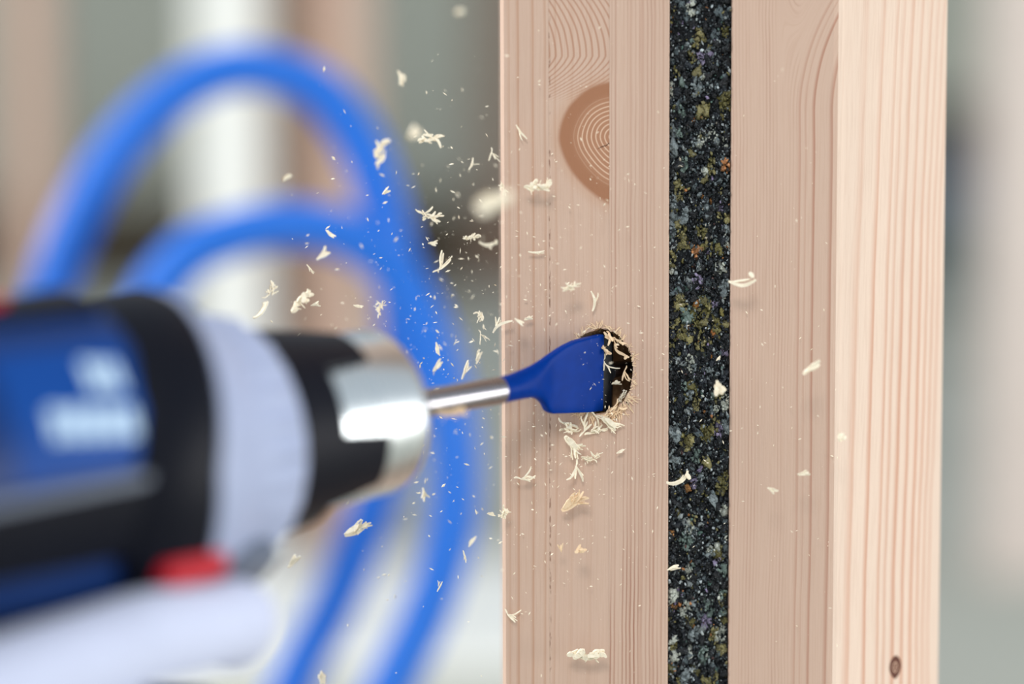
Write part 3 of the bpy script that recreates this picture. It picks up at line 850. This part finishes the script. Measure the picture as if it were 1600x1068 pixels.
# (along axis, upper half width, lower half width, half thickness, squareness)
BW = [(38.2, 3.7, 3.7, 3.7, 2.0), (34, 3.9, 3.6, 3.6, 2.0), (30, 4.6, 3.5, 3.3, 2.1), (26, 5.4, 3.6, 2.9, 2.3), (23.5, 6.1, 4.6, 2.5, 2.8), (21.5, 6.8, 6.2, 2.1, 3.4), (20.2, 7.3, 8.3, 1.8, 5),
      (18.6, 7.8, 9.2, 1.6, 8), (16, 8.8, 9.5, 1.5, 9), (13.4, 9.7, 9.8, 1.45, 10), (9.5, 10.6, 10.2, 1.45, 10), (4.4, 11.0, 10.8, 1.45, 10), (0, 11.2, 11.1, 1.4, 10), (-1.5, 11.3, 11.2, 1.4, 10)]
bu = Vector((0, math.sin(-TILT), math.cos(TILT))); bn = Vector((0, math.cos(TILT), -math.sin(-TILT)))
V, Fc = [], []
SG = 64
for s, wt, wb, th, p in BW:
    for k in range(SG):
        a = 2 * math.pi * k / SG
        x = abs(math.cos(a)) ** (2 / p) * (wt if math.cos(a) >= 0 else -wb)
        y = abs(math.sin(a)) ** (2 / p) * (1 if math.sin(a) >= 0 else -1) * th
        V.append((Vector((s, 0, 0)) + bu * x + bn * y) * MM)
for i in range(len(BW) - 1):
    for k in range(SG):
        Fc.append([i * SG + k, i * SG + (k + 1) % SG, (i + 1) * SG + (k + 1) % SG, (i + 1) * SG + k])
Fc.append(list(range(SG))); Fc.append([(len(BW) - 1) * SG + k for k in range(SG)][::-1])
mesh_obj('blade', V, Fc, BITB, bit, smooth=True)['label'] = 'blue coated flat blade'
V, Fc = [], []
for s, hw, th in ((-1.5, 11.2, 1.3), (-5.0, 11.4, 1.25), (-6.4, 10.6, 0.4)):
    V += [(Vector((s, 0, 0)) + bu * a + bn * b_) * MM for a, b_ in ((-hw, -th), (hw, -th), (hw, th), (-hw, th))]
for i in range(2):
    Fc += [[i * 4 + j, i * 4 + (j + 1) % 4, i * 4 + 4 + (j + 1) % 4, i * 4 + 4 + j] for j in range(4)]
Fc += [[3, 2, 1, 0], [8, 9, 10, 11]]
mesh_obj('shaded_cutting_edge', V, Fc, plain('hole_shade_steel', (16, 18, 24), 0.5, spec=0.3), bit)['label'] = 'cutting edge coloured dark for the hole shade'  # blade end in near black, standing in for shade inside the hole
lathe('center_point', [(-5, 3.0), (-12, 2.2), (-20, 0.3)], SHANK, bit, 16)

# ------------------------------------------------------------------ the gloved hand
GLOVE = plain('white_glove', (196, 202, 224), 0.85, var=0.06, scale=90, spec=0.15)
def capsule(V, Fc, a, b_, ra, rb, seg=14):
    a, b_ = Vector(a), Vector(b_)
    t = (b_ - a); L = t.length; t.normalize()
    e1 = t.orthogonal().normalized(); e2 = t.cross(e1)
    prof = []
    for k in range(5): q = math.pi / 2 * k / 4; prof.append((-math.cos(q) * ra, max(.05, math.sin(q)) * ra))
    for k in range(5): q = math.pi / 2 * k / 4; prof.append((L + math.sin(q) * rb, max(.05, math.cos(q)) * rb))
    base = len(V)
    for s, rr in prof:
        for k in range(seg):
            an = 2 * math.pi * k / seg
            V.append(a + t * s + (e1 * math.cos(an) + e2 * math.sin(an)) * rr)
    for i in range(len(prof) - 1):
        for k in range(seg):
            Fc.append([base + i * seg + k, base + i * seg + (k + 1) % seg, base + (i + 1) * seg + (k + 1) % seg, base + (i + 1) * seg + k])
    Fc.append([base + k for k in range(seg)][::-1]); Fc.append([base + (len(prof) - 1) * seg + k for k in range(seg)])
V, Fc = [], []
FING = [
 [(224, 29, -41, 12.5), (178, 34, -34.5, 10.8), (151, 30, -37, 10.2), (141, 14, -45, 9.2)],
 [(227, 30, -64, 12.5), (180, 34, -60, 10.8), (160, 24, -62, 10), (160, 2, -64, 9)],
 [(230, 29, -85, 12), (186, 33, -82, 10.5), (167, 22, -84, 9.8), (170, 0, -86, 8.8)],
 [(234, 27, -104, 11), (195, 30, -102, 9.5), (178, 20, -104, 9), (182, 2, -106, 8)],
 [(252, 4, -62, 13), (236, -18, -47, 11.5), (212, -25, -44, 10.5), (190, -25, -45, 9.5)]]
for ch_ in FING:
    for i in range(3):
        a, b_ = ch_[i], ch_[i + 1]
        capsule(V, Fc, a[:3], b_[:3], a[3], b_[3])
wr = (282, 16, -96)
for q in [(224, 26, -46, 13), (227, 26, -64, 14), (230, 26, -85, 14), (234, 24, -103, 12), (250, 4, -64, 14)]:
    capsule(V, Fc, q[:3], wr, q[3], 22)
capsule(V, Fc, wr, (330, 20, -120), 23, 27)
V = [q * MM for q in V]
hand = mesh_obj('gloved_hand', V, Fc, GLOVE)
hand.matrix_world = MAT
md = hand.modifiers.new('remesh', 'REMESH'); md.mode = 'VOXEL'; md.voxel_size = 0.0018
md = hand.modifiers.new('smooth', 'SMOOTH'); md.factor = 0.5; md.iterations = 4
bpy.context.view_layer.update()
dg = bpy.context.evaluated_depsgraph_get()
me = bpy.data.meshes.new_from_object(hand.evaluated_get(dg), depsgraph=dg)
hand.modifiers.clear(); hand.data = me; me.name = 'gloved_hand'
me.polygons.foreach_set('use_smooth', [True] * len(me.polygons))
tag(hand, 'white gloved hand gripping the drill handle', 'hand')
SLEEVE = plain('dark_sleeve', (52, 58, 78), 0.9)
def tube(name, pts, radii, mat, parent, seg=28):
    V, Fc = [], []
    for i, p_ in enumerate(pts):
        t = (Vector(pts[min(i + 1, len(pts) - 1)]) - Vector(pts[max(0, i - 1)])).normalized()
        e1 = t.cross(Vector((0.13, 0.2, 1))).normalized(); e2 = t.cross(e1)
        for k in range(seg):
            an = 2 * math.pi * k / seg
            V.append((Vector(p_) + (e1 * math.cos(an) + e2 * math.sin(an)) * radii[i]) * MM)
    for i in range(len(pts) - 1):
        for k in range(seg):
            Fc.append([i * seg + k, i * seg + (k + 1) % seg, (i + 1) * seg + (k + 1) % seg, (i + 1) * seg + k])
    Fc.append(list(range(seg))[::-1]); Fc.append([(len(pts) - 1) * seg + k for k in range(seg)])
    return mesh_obj(name, V, Fc, mat, parent, smooth=True)
tube('sleeve', [(318, 19, -114), (322, 19, -116), (380, 28, -148), (460, 40, -200)], [27, 30, 38, 46], SLEEVE, hand)

# ------------------------------------------------------------------ the blue hose
HY = 0.42
def hp(px, py, dy=0.0): return PX(px, py, HY + dy)
pth = [hp(400, 1260, .02), hp(455, 1075, .02), hp(515, 955, .02), hp(562, 845, .02), hp(600, 735, .02), hp(626, 610, .02), hp(628, 490, .02), hp(608, 370, .02), hp(572, 245, .02), hp(510, 150, .02), hp(430, 112, .02), hp(345, 112, .02),
       hp(255, 160, .02), hp(175, 245, .02), hp(118, 350, .02), hp(82, 450, .02), hp(70, 560, .02), hp(90, 700, .0), hp(150, 830, -.02), hp(220, 760, -.03), hp(220, 600, -.03), hp(232, 480, -.02), hp(290, 402, -.02), hp(370, 365, -.02), hp(460, 352, -.02), hp(545, 370, -.02),
       hp(622, 430, -.02), hp(672, 530, -.02), hp(702, 640, -.02), hp(712, 750, -.02), hp(698, 860, -.02), hp(660, 970, -.02), hp(600, 1090, -.02), hp(520, 1260, -.02)]
def catmull(P_, n_=7):
    out = []
    for i in range(len(P_) - 1):
        a, b_, c, d = P_[max(0, i - 1)], P_[i], P_[i + 1], P_[min(len(P_) - 1, i + 2)]
        for k in range(n_):
            t = k / n_
            out.append(0.5 * ((2 * b_) + (c - a) * t + (2 * a - 5 * b_ + 4 * c - d) * t * t + (3 * b_ - a - 3 * c + d) * t ** 3))
    out.append(P_[-1]); return out
HOSE = plain('blue_hose', (22, 106, 208), 0.45, scale=40)
cp = catmull(pth)
V, Fc = [], []
SG = 20
e1 = None
for i, p_ in enumerate(cp):
    t = (cp[min(i + 1, len(cp) - 1)] - cp[max(0, i - 1)]).normalized()
    e1 = t.cross(Vector((0, 1, 0))) if e1 is None else (e1 - t * e1.dot(t))
    e1.normalize(); e2 = t.cross(e1)
    for k in range(SG):
        an = 2 * math.pi * k / SG
        V.append(p_ + (e1 * math.cos(an) + e2 * math.sin(an)) * 0.0122)
for i in range(len(cp) - 1):
    for k in range(SG):
        Fc.append([i * SG + k, i * SG + (k + 1) % SG, (i + 1) * SG + (k + 1) % SG, (i + 1) * SG + k])
Fc.append(list(range(SG))[::-1]); Fc.append([(len(cp) - 1) * SG + k for k in range(SG)])
tag(mesh_obj('coiled_hose', V, Fc, HOSE, smooth=True), 'bright blue hose hanging in loops behind the drill', 'hose')
